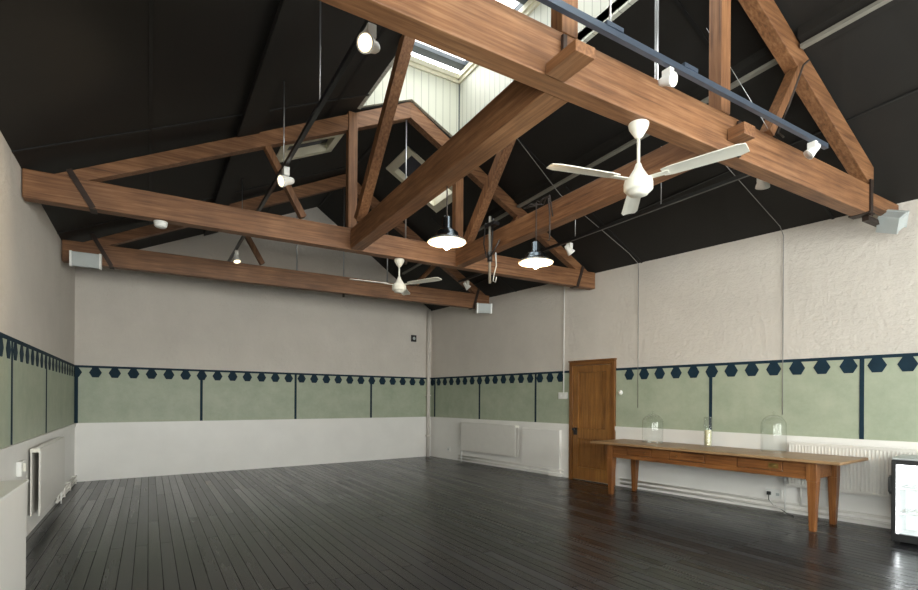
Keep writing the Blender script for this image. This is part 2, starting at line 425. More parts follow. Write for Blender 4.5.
# dado: lower white lining, ledge, green band, dark border with hexagons
def wall_band(wall, L, s0, s1, skip, ticks, hexes, cut=None):
    lo, tr, gr, nv = MB(), MB(), MB(), MB()
    segs = []
    a = s0
    for (p, q) in skip + [(s1, s1)]:
        if p > a: segs.append((a, p))
        a = q
    for p, q in segs:
        lo.box(p, q, -.012, 0, 0, .93)
        tr.box(p, q, -.035, 0, .93, .985); tr.box(p, q, -.022, 0, .905, .93)
        gr.box(p, q, -.006, 0, .985, 1.925)
        nv.box(p, q, -.012, -.0065, 1.918, 1.956)
    for s in ticks: nv.box(s - .022, s + .022, -.012, -.0065, .985, 1.925)
    for s in hexes:
        pts = [(s - .09, -.0065, 1.838), (s - .045, -.0065, 1.918), (s + .045, -.0065, 1.918), (s + .09, -.0065, 1.838), (s + .045, -.0065, 1.757), (s - .045, -.0065, 1.757)]
        solid_poly(nv, pts, (0, -1, 0), .004)
    struct(lo.build('lower_panel', M['lowwhite'], wall)); struct(tr.build('dado_rail', M['lowwhite'], wall))
    struct(gr.build('green_band', M['green'], wall)); struct(nv.build('hexagon_border', M['navy'], wall))
def sB(x): return (x - BL[0]) / math.cos(ANG_B)
def sR(y): return (RC[1] - y) / math.cos(math.atan(.1213))
def sL(y): return y - YF
k = 2.739e-1
wall_band(wb, LB, 0, LB, [], [.02] + [sB(x) for x in (.85, 2.64, 4.39)], [.004 + .2745 * i for i in range(27) if .004 + .2745 * i < LB - .05] )
door_s = (sR(6.98), sR(6.02))
hexR = [.084 + .258 * i for i in range(17) if .06 + .262 * i < door_s[0] - .05] + [sR(5.77) + .2685 * i for i in range(32)]
wall_band(wr, LR, 0, LR, [door_s, (WRO[0], LR)], [sR(11.22)] + [sR(y) for y in (9.52, 7.84, 4.45, 2.71, .95)], [s for s in hexR if s < WRO[0] - .1])
wall_band(wl, BL[1] - YF, WLO[1], BL[1] - YF, [], [sL(y) for y in (10.64, 7.9, 6.07, 4.25, 2.4, .6)], [sL(10.6) - .2745 * i for i in range(38) if sL(10.6) - .2745 * i > WLO[1] + .1])
# skirting pipes and corner pipe
tp = MB()
def R3(y, off, z): return (rwx(y) - off, y - off * .12, z)
for z in (.06, .125):
    tp.tube([R3(10.2, .05, z), R3(7.1, .05, z)], .016); tp.tube([R3(5.9, .05, z), R3(1.0, .05, z)], .016)
tp.tube([R3(3.3, .06, .125), R3(3.3, .06, .4)], .013)
tag(tp.build('heating_pipe', M['radiator']), 'pair of white heating pipes running low along the right wall', 'pipe')
tp = MB()
for z in (.05, .12): tp.tube([(XL + .05, 8.45, z), (XL + .05, 10.5, z)], .018)
tp.tube([(XL + .05, 8.5, .05), (XL + .05, 8.5, .3)], .014)
for y in (9.0, 9.6, 10.3): tp.box(XL + .012, XL + .075, y, y + .02, .02, .15)
tag(tp.build('heating_pipe', M['radiator']), 'short white heating pipes by the floor on the left wall, beyond the radiator', 'pipe')
tp = MB().tube([(5.93, 11.325, 0.0), (5.93, 11.325, 3.64)], .045, 14)
for z in (.5, 1.5, 2.6): tp.box(5.875, 5.985, 11.27, 11.37, z, z + .03)
tag(tp.build('soil_pipe', M['plaster']), 'tall white pipe standing in the far right corner of the room', 'pipe')
# ------------------------------------------------------------------ ROOF TRUSSES
def truss(y, label, straps, tieL, tieR, kingrod, queens, t=.14, drop=0, footR=99, z0=3.34, z1=3.64, strut=True, rodpost=False):
    rt = thing('roof_truss', label, 'roof truss', (2.8, y + t / 2, z0), 0, 'pine trusses crossing the room', world=True)
    MB().box(tieL, tieR, y, y + t, z0, z1).build('tie_beam', M['beam_x'], rt, .006)
    W = rwx(y) - .03
    zt = lambda x: (roofz(x, y) - .015)
    d = .2
    for (xa, xb) in ((XL + .25, XR), (XR, W - .15)):
        dp = drop if xb > XR else 0
        zt = lambda x: roofz(x, y) - .015 - dp * min(1, (x - XR) / .6) if x > XR else roofz(x, y) - .015
        zb = lambda x: zt(x) - d * 1.12
        # the foot of the rafter is cut off level where it sits on the tie beam
        m = MB(); ya, yb = y + .012, y + t - .012
        if xa < XR:
            xf = xa
            while zt(xf) < z1 + .02: xf += .02
            xg = xf
            while zb(xg) < z1 + .002: xg += .02
            pts = [(xf, ya, z1 + .002), (xg, ya, z1 + .002), (xb, ya, zb(xb)), (xb, ya, zt(xb))]
        else:
            xf = xb
            while zt(xf) < z1 + .02: xf -= .02
            xg = xf
            while zb(xg) < z1 + .002: xg -= .02
            pts = [(xf, ya, z1 + .002), (xg, ya, z1 + .002), (xa, ya, zb(xa)), (xa, ya, zt(xa))]
            if xf > footR: pts = [(footR, ya, zt(footR))] + [(footR, ya, z1 + .002)] + pts[1:]
        solid_poly(m, pts, (0, 1, 0), yb - ya)
        m.build('rafter', M['beam_x'], rt, .004)
    for (q, w, extra) in queens:
        yy = (y - .006, y + .10)
        MB().box(q, q + w, yy[0], yy[1], z1 + .002, roofz(q + w / 2, y) - .03 + extra).build('queen_post', M['beam_z'], rt, .004)
    if strut:
        for sgn, xa, xb in ((1, 1.63, 1.20), (-1, 4.50, 4.97)):
            zr = roofz(xb, y) - .245
            MB().bar((xa, y + .06, z1 + .04), (xb, y + .06, zr), .075, .10, (0, 1, 0)).build('strut', M['beam_z'], rt, .003)
    for (xa, za, xb, zb_) in straps:
        s_ = MB(); s_.bar((xa, y - .007, za), (xb, y - .007, zb_), .009, .055, (1, 0, 0) if abs(xa - xb) < .01 else (zb_ - za, 0, xa - xb))
        s_.bar((xa, y + t + .007, za), (xb, y + t + .007, zb_), .009, .055, (1, 0, 0) if abs(xa - xb) < .01 else (zb_ - za, 0, xa - xb))
        s_.box(min(xb, xb) - .03, xb + .03, y - .012, y + t + .012, zb_ - .012, zb_ - .001)
        s_.build('iron_strap', M['iron'], rt)
    if kingrod:
        MB().tube([(3.04, y + t / 2, z1), (3.04, y + t / 2, roofz(3.04, y) - .22)], .011).build('king_rod', M['steel'], rt)
        MB().tube([(3.04, y + t / 2, z0 - .06), (3.04, y + t / 2, z0 - .0)], .022, 6).build('nut', M['iron'], rt)
    return rt
T1 = truss(2.36, 'nearest pine roof truss, the large ceiling fan hanging from its tie beam', [], XL + .01, 6.36, False,
      [(2.13, .13, 0), (3.75, .12, 0)], z0=3.35, z1=3.65, drop=.08, footR=6.45)
T2 = truss(6.44, 'middle pine roof truss, the white smoke alarm under its left half', [(-.70, 3.70, -.50, 3.35), (6.33, 3.70, 6.2, 3.35)], XL + .01, 6.62, True,
      [(2.19, .12, 0), (3.80, .13, 0)], z0=3.35, z1=3.63)
T3 = truss(9.10, 'farthest pine roof truss, nearest the end wall', [(-.72, 3.78, -.48, 3.34), (5.95, 3.76, 5.82, 3.34)], XL + .01, 6.22, True, [])
MB().tube([(2.2, 9.17, 3.64), (2.2, 9.17, roofz(2.2, 9.2) - .24)], .013).build('queen_rod', M['steel'], T3)
MB().tube([(3.9, 9.17, 3.64), (3.9, 9.17, roofz(3.9, 9.2) - .24)], .013).build('queen_rod', M['steel'], T3)
# iron shoe and bearing block where the nearest truss meets the right wall
m = MB(); m.box(6.31, 6.37, 2.345, 2.358, 3.33, 3.70); m.box(6.25, 6.37, 2.33, 2.52, 3.345, 3.358); m.box(6.36, 6.95, 2.38, 2.44, 3.30, 3.345)
m.build('iron_shoe', M['iron'], T1)
MB().box(6.43, rwx(2.4) - .03, 2.38, 2.48, 3.47, 3.6).build('bearing_block', M['beam_x'], T1, .004)
for t_, x_ in ((T2, .72), (T3, .72), (T1, .72)):
    y_ = t_['_o'][1] - .01
    pass
# ------------------------------------------------------------------ longitudinal beams
def long_beam(label, x1a, x1b, x2a, x2b, ys, sx, brace_x, z0=3.35, z1=3.61, stubz=(3.37, 3.47)):
    b = thing('ceiling_beam', label, 'ceiling beam', ((x1a + x2b) / 2, 4.4, z0), 0, 'long beams joining the trusses', world=True)
    ya, yb = 2.501, 6.43
    MB().hexa([(x1a, ya, z0), (x1b, ya, z0), (x2b, yb, z0), (x2a, yb, z0), (x1a, ya, z1), (x1b, ya, z1), (x2b, yb, z1), (x2a, yb, z1)]).build('beam', M['beam_y'], b, .006)
    MB().box(sx, sx + .15, ys, 2.352, *stubz).build('beam_end', M['beam_y'], b, .004)
    MB().box(sx + .12, sx + .15, 2.33, 2.352, 3.445 if sx < 3 else 3.34, 3.62).build('clamp', M['iron'], b)
    bx0 = brace_x
    MB().bar((bx0 + .06, 6.20, z1 + .06), (bx0 + .06, 4.78, 5.17), .12, .12, (1, 0, 0)).build('brace', M['beam_z'], b, .003)
    return b
B1 = long_beam('heavy pine beam running lengthwise from the middle post foot to the near truss, left of the pair', 2.12, 2.32, 2.22, 2.38, 2.10, 2.0, 2.2, z0=3.353, stubz=(3.345, 3.41))
B2 = long_beam('long pine beam running lengthwise behind the large fan, right of the pair', 3.72, 3.87, 3.80, 3.95, 2.22, 3.83, 3.80, z1=3.585, stubz=(3.44, 3.53))
# purlins
def purlin(x0, x1, d, label, ylist):
    m = MB()
    for a, b in ylist:
        q = []
        for zz in (-d, -.004):
            for (x, y) in ((x0, a), (x1, a), (x1, b), (x0, b)): q.append((x, y, roofz(x, y) + zz))
        m.hexa(q)
    return struct(m.build('trim_%d' % label, M['ceil']))
bays = [(YF + .02, 2.35), (2.51, 6.43), (6.59, 9.09), (9.25, 10.68)]
purlin(.86, 1.10, .09, 1, bays)
purlin(4.86, 5.03, .09, 2, bays[:-1] + [(9.25, 11.1)])
m = MB()
for a, b in bays: m.bar((4.93, a, roofz(4.93, a) - .118), (4.93, b, roofz(4.93, b) - .118), .055, .03)
tag(m.build('cable_trunking', M['greylath']), 'pale grey trunking fixed under the purlin of the right roof slope', 'cable trunking')
# ------------------------------------------------------------------ lighting tracks and spotlights
def track(pts, label, hangers, brackets=(), mat='black'):
    t = thing('lighting_track', label, 'lighting track', pts[0], 0, 'ceiling lighting tracks', world=True)
    MB().bar(pts[0], pts[1], .034, .04).build('rail', M[mat], t)
    for (p, top) in hangers:
        MB().tube([p, (p[0], p[1], top)], .0065, 6).build('hanger_rod', M['steel'], t)
    for a, b in brackets: MB().bar(a, b, .05, .025).build('joint_plate', M['skysheen'], t)
    return t
track([(1.17, .3, 3.78), (1.17, 9.9, 3.78)], 'black lighting track running lengthwise under the left roof slope',
      [((1.17, 4.15, 3.8), roofz(1.17, 4.15)), ((1.17, 5.45, 3.8), roofz(1.17, 5.45)), ((1.17, 8.2, 3.8), roofz(1.17, 8.2))])
track([(.3, 2.16, 3.60), (4.95, 2.16, 3.60)], 'dark lighting track, sky sheen put into its blue grey colour, crossing in front of the nearest truss', [((2.33, 2.16, 3.62), roofz(2.3, 2.16) - .0)],
      [((2.28, 2.16, 3.63), (2.42, 2.16, 3.63)), ((3.0, 2.16, 3.63), (3.14, 2.16, 3.63))], 'skysheen')
track([(5.25, 2.75, 3.75), (5.25, 8.75, 3.75)], 'black lighting track running lengthwise under the right roof slope',
      [((5.25, 4.05, 3.77), roofz(5.25, 4.05)), ((5.25, 5.5, 3.77), roofz(5.25, 5.5)), ((5.25, 8.0, 3.77), roofz(5.25, 8.0))])
def spot(p, aim, label, lens, s=1.0, arm=.10, power=0):
    """track spotlight: adaptor and arm at p, bell-shaped head turned towards aim"""
    o = thing('track_spotlight', label, 'spotlight', p, 0, 'white track spotlights')
    MB().box(-.02 * s, .02 * s, -.035 * s, .035 * s, -.03, -.022).box(-.028 * s, .028 * s, -.045 * s, .045 * s, -.085 * s - .02, -.022).build('adaptor', M['white'], o, .004)
    hp = Vector((0, 0, -.06 * s - arm))
    d = Vector(aim).normalized()
    q = d.to_track_quat('Z', 'Y').to_matrix().to_4x4(); T = Matrix.Translation(hp) @ q
    MB().bar((0, 0, -.03), hp - d * .03, .018 * s, .03 * s, (0, 1, 0) if abs(d.y) < .8 else (1, 0, 0)).build('arm', M['white'], o)
    hd = MB().lathe([(0, -.085 * s), (.026 * s, -.085 * s), (.036 * s, -.06 * s), (.042 * s, -.01 * s), (.058 * s, .045 * s), (.06 * s, .06 * s), (.052 * s, .06 * s), (.046 * s, .045 * s), (.0, .043 * s)], 24, T).build('lamp_head', M['white'], o)
    MB().lathe([(0, .0), (.05 * s, .0), (.05 * s, .006), (0, .006)], 24, T @ Matrix.Translation((0, 0, .05 * s))).build('lens', lens, hd)
    if power:
        l = bpy.data.lights.new('spot_beam', 'SPOT'); l.energy = power; l.color = (1, .78, .5); l.spot_size = 1.4; l.spot_blend = .6; l.shadow_soft_size = .04
        lo = bpy.data.objects.new('spot_beam', l); C.objects.link(lo); lo.parent = o
        lo.matrix_local = Matrix.Translation(hp + d * .09 * s) @ (-d).to_track_quat('Z', 'Y').to_matrix().to_4x4()
    return o
spot((1.17, 3.05, 3.76), (-.75, -.55, -.35), 'large lit white spotlight just below the nearest truss, top of the view', M['spotface'], 1.0, .07, 25)
spot((1.17, 5.35, 3.76), (-.95, -.3, -.35), 'lit white spotlight glowing in front of the left strut of the middle truss', M['spotface'], 1.0, .09, 25)
spot((1.17, 8.75, 3.76), (.1, -.35, -.93), 'small white spotlight hanging over the farthest truss, left side', M['spotface'], .95, .09, 10)
spot((2.86, 2.16, 3.58), (.1, -.95, -.28), 'cream-faced spotlight hung from the track above the large fan', M['spotdim'], .72, .05, 0)
spot((4.72, 2.16, 3.60), (-.5, .5, -.7), 'unlit white spotlight above the near tie beam, close to its right end', M['white'], .75, .05, 0)
spot((5.25, 2.85, 3.73), (.5, .35, -.75), 'white spotlight below the near tie beam, to the right of the large fan blade', M['white'], 1.1, .04, 0)
spot((5.25, 5.62, 3.73), (.6, -.2, -.75), 'white spotlight hung to the right of the second lamp shade', M['white'], 1.0, .06, 0)
spot((5.25, 8.45, 3.73), (.6, -.2, -.7), 'small white spotlight below the right end of the middle truss, near the end wall', M['white'], 1.0, .06, 0)
# ------------------------------------------------------------------ ceiling fans
def fan(loc, drop, a0, label, R=.685):
    f = thing('ceiling_fan', label, 'ceiling fan', loc, 0, 'white three-bladed ceiling fans')
    MB().lathe([(0, 0), (.066, 0), (.07, -.012), (.064, -.04), (.03, -.095), (.016, -.11), (0, -.11)], 28).build('canopy', M['cream'], f)
    MB().tube([(0, 0, -.10), (0, 0, -drop + .03)], .011, 10).build('rod', M['cream'], f)
    h = MB().lathe([(0, .07), (.018, .065), (.03, .03), (.07, -.035), (.092, -.05), (.098, -.075), (.098, -.115), (.085, -.13), (.07, -.132), (.066, -.15), (.035, -.158), (0, -.16)], 32,
                   Matrix.Translation((0, 0, -drop))).build('motor_housing', M['cream'], f)
    for k in range(3):
        a = math.radians(a0 + 120 * k)
        T = Matrix.Translation((0, 0, -drop - .045)) @ Matrix.Rotation(a, 4, 'Z')
        Tt = T @ Matrix.Rotation(math.radians(-8), 4, 'X')
        b = MB(); n = 10
        up, lo = [], []
        for i in range(n + 1):
            x = .17 + (R - .17) * i / n; w = .052 + .012 * i / n
            if i == n: w *= .72
            if i == 0: w *= .8
            for j, yy in enumerate((-w, -w * .4, w * .4, w)):
                zz = .006 * (1 - abs(yy) / w)
                up.append(b.bm.verts.new(Tt @ Vector((x, yy, zz + .003)))); lo.append(b.bm.verts.new(Tt @ Vector((x, yy, zz - .003))))
        for i in range(n):
            for j in range(3):
                q = [i * 4 + j, i * 4 + j + 1, (i + 1) * 4 + j + 1, (i + 1) * 4 + j]
                b.bm.faces.new([up[t] for t in q]); b.bm.faces.new([lo[t] for t in q[::-1]])
        for i in range(n):
            for j in (0, 3):
                q = [i * 4 + j, (i + 1) * 4 + j]; b.bm.faces.new([up[q[0]], up[q[1]], lo[q[1]], lo[q[0]]])
        for i in (0, n):
            for j in range(3): b.bm.faces.new([up[i * 4 + j], up[i * 4 + j + 1], lo[i * 4 + j + 1], lo[i * 4 + j]])
        bl = b.build('blade', M['cream'], f)
        MB().box(.08, .21, -.022, .022, -.010, -.004, mat=T @ Matrix.Rotation(math.radians(-5), 4, 'X')).build('blade_iron', M['cream'], bl)
    return f
fan((2.92, 2.44, 3.358), .35, 46, 'large white three-bladed ceiling fan hanging from the near tie beam')
fan((2.95, 6.52, 3.348), .305, 56, 'small-looking distant white ceiling fan below the middle truss, left of the first lamp')
# ------------------------------------------------------------------ pendant lamps
def pendant(loc, top, r, label, cordpts=None):
    p = thing('pendant_lamp', label, 'pendant lamp', loc, 0, 'steel pendant lamps')
    pr = [(r, 0), (r * .97, .015), (r * .76, .035), (r * .64, .06), (r * .60, .085), (r * .44, .108), (r * .28, .122), (r * .26, .22), (r * .10, .235), (0, .235)]
    MB().lathe(pr, 40).build('lamp_shade', M['chrome'], p)
    MB().lathe([(r * .985, .003), (r * .95, .018), (r * .74, .031), (r * .61, .056), (r * .56, .082), (0, .10)], 40).build('shade_lining', M['shadein'], p)
    MB().lathe([(r + .004, -.004), (r + .006, .004), (r - .004, .006), (r - .004, -.004), (r + .004, -.004)], 40).build('rim', M['shadein'], p)
    MB().tube([(0, 0, .10), (0, 0, .03)], .022, 12).build('lamp_holder', M['brass'], p)
    MB().lathe([(0, -.055), (.018, -.05), (.032, -.03), (.034, -.01), (.026, .02), (.015, .05), (0, .052)], 20, Matrix.Translation((0, 0, -.012))).build('bulb', M['bulb'], p)
    MB().tube(cordpts or [(0, 0, .225), (0, 0, top - loc[2])], .006, 6).build('cord', M['cable'], p)
    l = bpy.data.lights.new('bulb_glow', 'POINT'); l.energy = 10; l.color = (1, .68, .36); l.shadow_soft_size = .05
    lo = bpy.data.objects.new('bulb_glow', l); C.objects.link(lo); lo.parent = p; lo.location = (0, 0, -.12)
    return p
pendant((2.30, 4.05, 2.84), 3.345, .168, 'lit steel pendant lamp beneath the left long beam, the nearer to the small fan')
pendant((3.62, 4.40, 2.92), 3.66, .185, 'lit steel pendant lamp beside the right long beam, with cord looped over the beam',
        [(0, 0, .225), (0, 0, .66), (.03, .02, .69), (.12, .05, .69)])
# swagged flex and hook over the right long beam
m = MB()
dy = .22
pts = [(3.69, 4.45, 3.64), (3.72, 4.4, 3.68), (3.78, 4.25, 3.64), (3.72, 4.12, 3.67), (3.69, 4.06, 3.63), (3.685, 4.03, 3.45), (3.685, 4.03, 3.2)]
def sh(l): return [(x, y + dy, z - .03) for x, y, z in l]
m.tube(sh(pts), .008, 6); m.tube(sh([(3.70, 4.5, 3.66), (3.73, 4.3, 3.635), (3.69, 4.15, 3.65), (3.70, 4.05, 3.66), (3.70, 4.0, 3.42)]), .008, 6)
m.tube(sh([(3.685, 4.03, 3.2), (3.685, 4.04, 3.17), (3.685, 4.06, 3.18)]), .006, 6)
tag(m.build('looped_flex', M['cable']), 'dark flex looped over the right long beam beside the second lamp', 'cable')
# window pole hung on the right long beam
p = thing('hanging_pole', 'grey window pole hanging from the long beam near the middle truss, bound with dark cord', 'pole', (3.66, 5.35, 2.86), world=True)
MB().tube([(3.66, 5.35, 2.88), (3.66, 5.35, 3.72)], .018, 10).build('pole', M['greylath'], p)
c_ = MB()
c_.tube([(3.65, 5.43, 3.66), (3.64, 5.46, 3.4), (3.65, 5.41, 3.22), (3.64, 5.33, 3.20), (3.65, 5.25, 3.26), (3.67, 5.15, 3.38)], .009, 6)
c_.tube([(3.67, 5.29, 3.68), (3.65, 5.30, 3.3), (3.66, 5.35, 3.17)], .009, 6); c_.tube([(3.66, 5.35, 3.15), (3.66, 5.35, 3.27)], .032, 10)
c_.box(3.63, 3.72, 5.23, 5.43, 3.59, 3.63)
c_.build('cord_binding', M['black'], p)
MB().tube([(3.63, 5.18, 3.22), (3.62, 5.15, 3.05), (3.62, 5.20, 2.95), (3.63, 5.23, 2.88), (3.63, 5.18, 2.86), (3.63, 5.16, 2.92)], .008, 6).build('hook', M['grey'], p)
# smoke alarm under middle tie beam
s_ = thing('smoke_alarm', 'round white smoke alarm under the left half of the middle tie beam', 'smoke alarm', (.10, 6.50, 3.338))
MB().lathe([(0, 0), (.068, 0), (.068, -.012), (.06, -.014), (.066, -.024), (.06, -.05), (.045, -.062), (0, -.064)], 28).build('casing', M['white'], s_)
MB().lathe([(.05, -.0585), (.054, -.0575), (.05, -.056)], 28).build('vent_ring', M['grey'], s_)
# speakers on the truss ends
def cabinet_speaker(loc, rot, dims, label):
    o = thing('wall_speaker', label, 'speaker', loc, 0, 'small pale loudspeakers at the truss ends'); o.rotation_euler = rot
    w, d, h = dims
    MB().box(-w / 2, w / 2, -d / 2, d / 2, -h / 2, h / 2).build('cabinet', M['grey'] if w > .25 else M['grey'], o, .008)
    for sx in (-1, 1): MB().box(sx * w / 2 - .014, sx * w / 2 + .014, -d / 2 - .008, d / 2 + .008, -h / 2 - .008, h / 2 + .008).build('end_cap', M['white'] if w > .25 else M['grey'], o, .004)
    MB().box(-w / 2 + .02, w / 2 - .02, -d / 2 - .006, -d / 2, -h / 2 + .015, h / 2 - .015).build('grille', M['grey'], o)
    MB().tube([(0, d / 2, 0), (0, d / 2 + .06, .0)], .02, 8).build('bracket', M['grey'], o)
    return o
cabinet_speaker((-.775, 8.985, 3.36), (math.radians(8), 0, 0), (.34, .12, .20), 'pale grey oblong loudspeaker on the far truss, next to the left wall')
cabinet_speaker((6.0, 8.98, 3.33), (math.radians(8), 0, math.radians(-20)), (.30, .12, .20), 'grey oblong loudspeaker on the far truss, next to the right wall')
cabinet_speaker((6.70, 2.30, 3.32), (math.radians(25), math.radians(-32), math.radians(-12)), (.16, .18, .16), 'cream cube loudspeaker tilted at the right end of the nearest truss')
# ------------------------------------------------------------------ cables and small fittings on the walls
def wall_frame(wallname, y, z, off=.0):
    pass
def cable(pts, label, mat='greycable', r=.005, name='cable'):
    return tag(MB().tube(pts, r, 6).build(name, M[mat]), label, 'cable')
def zr(x, y, d=.012): return (x, y, roofz(x, y) - d)
cable([zr(4.0, 5.5), zr(5.0, 5.55, .2), zr(6.5, 5.6), zr(rwx(5.61) - .02, 5.61, .02)] + [R3(5.61, .012, z) for z in (3.5, 2.4, 1.3)], 'thin grey cable down the right wall to the glass dome nearest the door')
cable([zr(5.3, 3.6, .03), zr(6.9, 3.53, .02)] + [R3(3.53, .012, z) for z in (3.55, 2.2, 1.94, 1.25)], 'thin grey cable down the right wall behind the dome nearest the fridge')
cable([R3(7.13, .02, z) for z in (3.6, 2.5, 1.5)], 'white cable running down beside the door to the light switch', 'lowwhite', .01)
cable([(3.93, 2.6, 4.5), (4.3, 2.3, 3.64)], 'thin wire slanting from the post down to the near track', 'steel', .0025)
cable([(5.02, 2.33, 4.46), (4.92, 2.33, 4.38), (4.68, 2.33, 3.95), (4.52, 2.33, 3.68), (4.6, 2.33, 3.66)], 'grey cable tied along the strut of the nearest truss', 'cable', .009)
tag(MB().tube([(3.29, 2.60, 3.66), (3.29, 2.60, 5.3)], .004, 6).tube([(3.315, 2.6, 3.66), (3.315, 2.6, 5.3)], .011, 8).build('conduit', M['steel']), 'upright pair of grey conduits rising behind the nearest tie beam', 'conduit')
def plate(y, z, w, h, name, label, cat, kind):
    o = thing(name, label, cat, (rwx(y), y, z), ANG_R)
    MB().box(-w / 2, w / 2, -.035, -.007, -h / 2, h / 2).build('face_plate', M['white'], o, .004)
    if kind == 'switch':
        for sx in (-.05, .05): MB().box(sx - .014, sx + .014, -.042, -.035, -.018, .018).build('rocker', M['white'], o)
    elif kind == 'socket':
        for sx in (-w / 4, w / 4) if w > .12 else (0,):
            MB().box(sx - .02, sx + .02, -.0365, -.035, -.025, .01).build('outlet', M['black'] if 0 else M['grey'], o)
    return o
plate(7.14, 1.50, .21, .12, 'light_switch', 'white double light switch on the wall left of the door', 'light switch', 'switch')
plate(7.30, .31, .10, .12, 'wall_socket', 'single white wall socket low on the wall just left of the door', 'wall socket', 'socket')
plate(10.62, .24, .12, .11, 'wall_socket', 'tiny white wall socket near the far right corner', 'wall socket', 'socket')
so = plate(3.62, .225, .19, .11, 'wall_socket', 'white double wall socket under the table with a black plug in it', 'wall socket', 'socket')
th = thing('thermostat', 'small round white thermostat on the green band right of the door', 'thermostat', (rwx(5.93), 5.93, 1.55), ANG_R)
MB().lathe([(0, .035), (.03, .035), (.036, .02), (.04, .007), (0, .007)], 24, Matrix.Rotation(PI / 2, 4, 'X')).build('casing', M['white'], th)
MB().lathe([(0, .043), (.018, .043), (.018, .035)], 20, Matrix.Rotation(PI / 2, 4, 'X')).build('dial', M['cream'], th)
pl = thing('plug', 'black plug and lead trailing from the double socket to the floor', 'plug', R3(3.67, .04, .225), ANG_R)
MB().box(-.022, .022, -.03, .002, -.022, .022).build('plug_body', M['rubber'], pl, .006)
MB().tube([(0, -.02, -.02), (.01, -.04, -.08), (.07, -.05, -.14), (.16, -.06, -.175), (.24, -.09, -.215), (.34, -.16, -.2185)], .005, 6).build('lead', M['rubber'], pl)
MB().tube([(.01, -.02, -.02), (.03, -.05, -.09), (.09, -.06, -.15), (.2, -.07, -.18)], .005, 6).build('lead', M['lowwhite'], pl)
bx = thing('bell_box', 'tiny dark square fitting high on the end wall near the right corner', 'wall fitting', (5.52, bwy(5.52), 2.90), ANG_B)
MB().box(-.07, .07, -.04, 0, -.08, .08).build('casing', M['black'], bx, .008)
MB().lathe([(0, .05), (.03, .048), (.04, .04)], 20, Matrix.Rotation(PI / 2, 4, 'X')).build('cover', M['grey'], bx)
ls = thing('wall_socket', 'white wall socket on the left wall between the white cabinet and radiator', 'wall socket', (XL, 6.35, .74), PI / 2)
MB().box(-.1, .1, -.05, -.012, -.07, .07).build('face_plate', M['white'], ls, .004)
MB().box(-.03, .0, -.07, -.05, -.03, .05).build('rocker', M['cream'], ls, .003)
# ------------------------------------------------------------------ radiators
def radiator(loc, rz, L, z0, z1, label, ribs=0, d=.10, gap=.04, valve=1):
    o = thing('radiator', label, 'radiator', loc, rz, 'white panel radiators')
    if ribs:
        m = MB(); n = int(L / ribs)
        m.box(0, L, -gap - d, -gap - d + .012, z0, z0 + .03).box(0, L, -gap - d, -gap - d + .012, z1 - .03, z1)
        m.box(0, L, -gap - d + .008, -gap - d + .014, z0 + .02, z1 - .02)
        for i in range(n):
            a = (i + .25) * L / n; w = L / n * .5
            m.hexa([(a, -gap - d + .01, z0 + .03), (a + .01, -gap - d - .004, z0 + .04), (a + w - .01, -gap - d - .004, z0 + .04), (a + w, -gap - d + .01, z0 + .03),
                    (a, -gap - d + .01, z1 - .03), (a + .01, -gap - d - .004, z1 - .04), (a + w - .01, -gap - d - .004, z1 - .04), (a + w, -gap - d + .01, z1 - .03)])
        m.build('front_panel', M['radiator'], o)
    else:
        MB().box(0, L, -gap - d, -gap - d + .012, z0, z1).box(.025, L - .025, -gap - d - .004, -gap - d, z0 + .025, z1 - .025).build('front_panel', M['radiator'], o, .004)
    MB().box(0, L, -gap - .012, -gap, z0, z1).build('rear_panel', M['radiator'], o, .003)
    g = MB(); n = int(L / .04)
    g.box(.008, L - .008, -gap - d + .016, -gap - .016, z1 - .012, z1 - .008)
    for i in range(n): g.box(.01 + i * .04, .03 + i * .04, -gap - d + .02, -gap - .02, z1 - .0085, z1)
    g.build('top_grille', M['radiator'], o)
    MB().box(-.004, .006, -gap - d, -gap, z1 - .04, z1).build('end_piece', M['cream'], o)
    MB().box(L - .006, L + .004, -gap - d, -gap, z1 - .04, z1).build('end_piece', M['cream'], o)
    v = MB(); v.tube([(-.05 if valve < 0 else L + .05, -gap - d / 2, .0), (-.05 if valve < 0 else L + .05, -gap - d / 2, z0 + .05)], .009, 8)
    v.tube([(-.05 if valve < 0 else L + .05, -gap - d / 2, z0 + .03), (-.05 if valve < 0 else L + .05, -gap - d / 2, z0 + .11)], .018, 10)
    v.tube([(-.05 if valve < 0 else L + .05, -gap - d / 2, z0 + .04), (0 if valve < 0 else L, -gap - d / 2, z0 + .04)], .011, 8)
    v.build('valve', M['white'], o)
    return o
radiator((rwx(10.0), 10.0, 0), ANG_R, 1.75, .27, .90, 'white panel radiator on the right wall nearest the far corner', valve=-1)
radiator((rwx(3.42), 3.42, 0), ANG_R, 1.7, .36, .91, 'ribbed white radiator behind the right end of the table, before the fridge', .034, valve=-1)
radiator((XL, 6.76, 0), PI / 2, 1.8, .2, .89, 'white panel radiator on the left wall', valve=1, d=.08, gap=.035)
o = thing('panel_board', 'flat white board low on the right wall between radiator and door', 'panel', (rwx(8.15), 8.15, 0), ANG_R)
MB().box(0, .98, -.075, -.013, .14, .86).build('board', M['lowwhite'], o, .004)
MB().box(.70, .98, -.06, -.013, .0, .135).build('pipe_boxing', M['lowwhite'], o, .003)
cb = thing('low_cabinet', 'white boxed cabinet against the left wall at the lower left edge', 'cabinet', (XL, 2.2, 0), PI / 2)
MB().box(0, 2.69, -.30, -.02, 0, .785).build('body', M['lowwhite'], cb, .004)
MB().box(-.01, 2.70, -.315, -.02, .786, .81).build('top', M['white'], cb, .004)
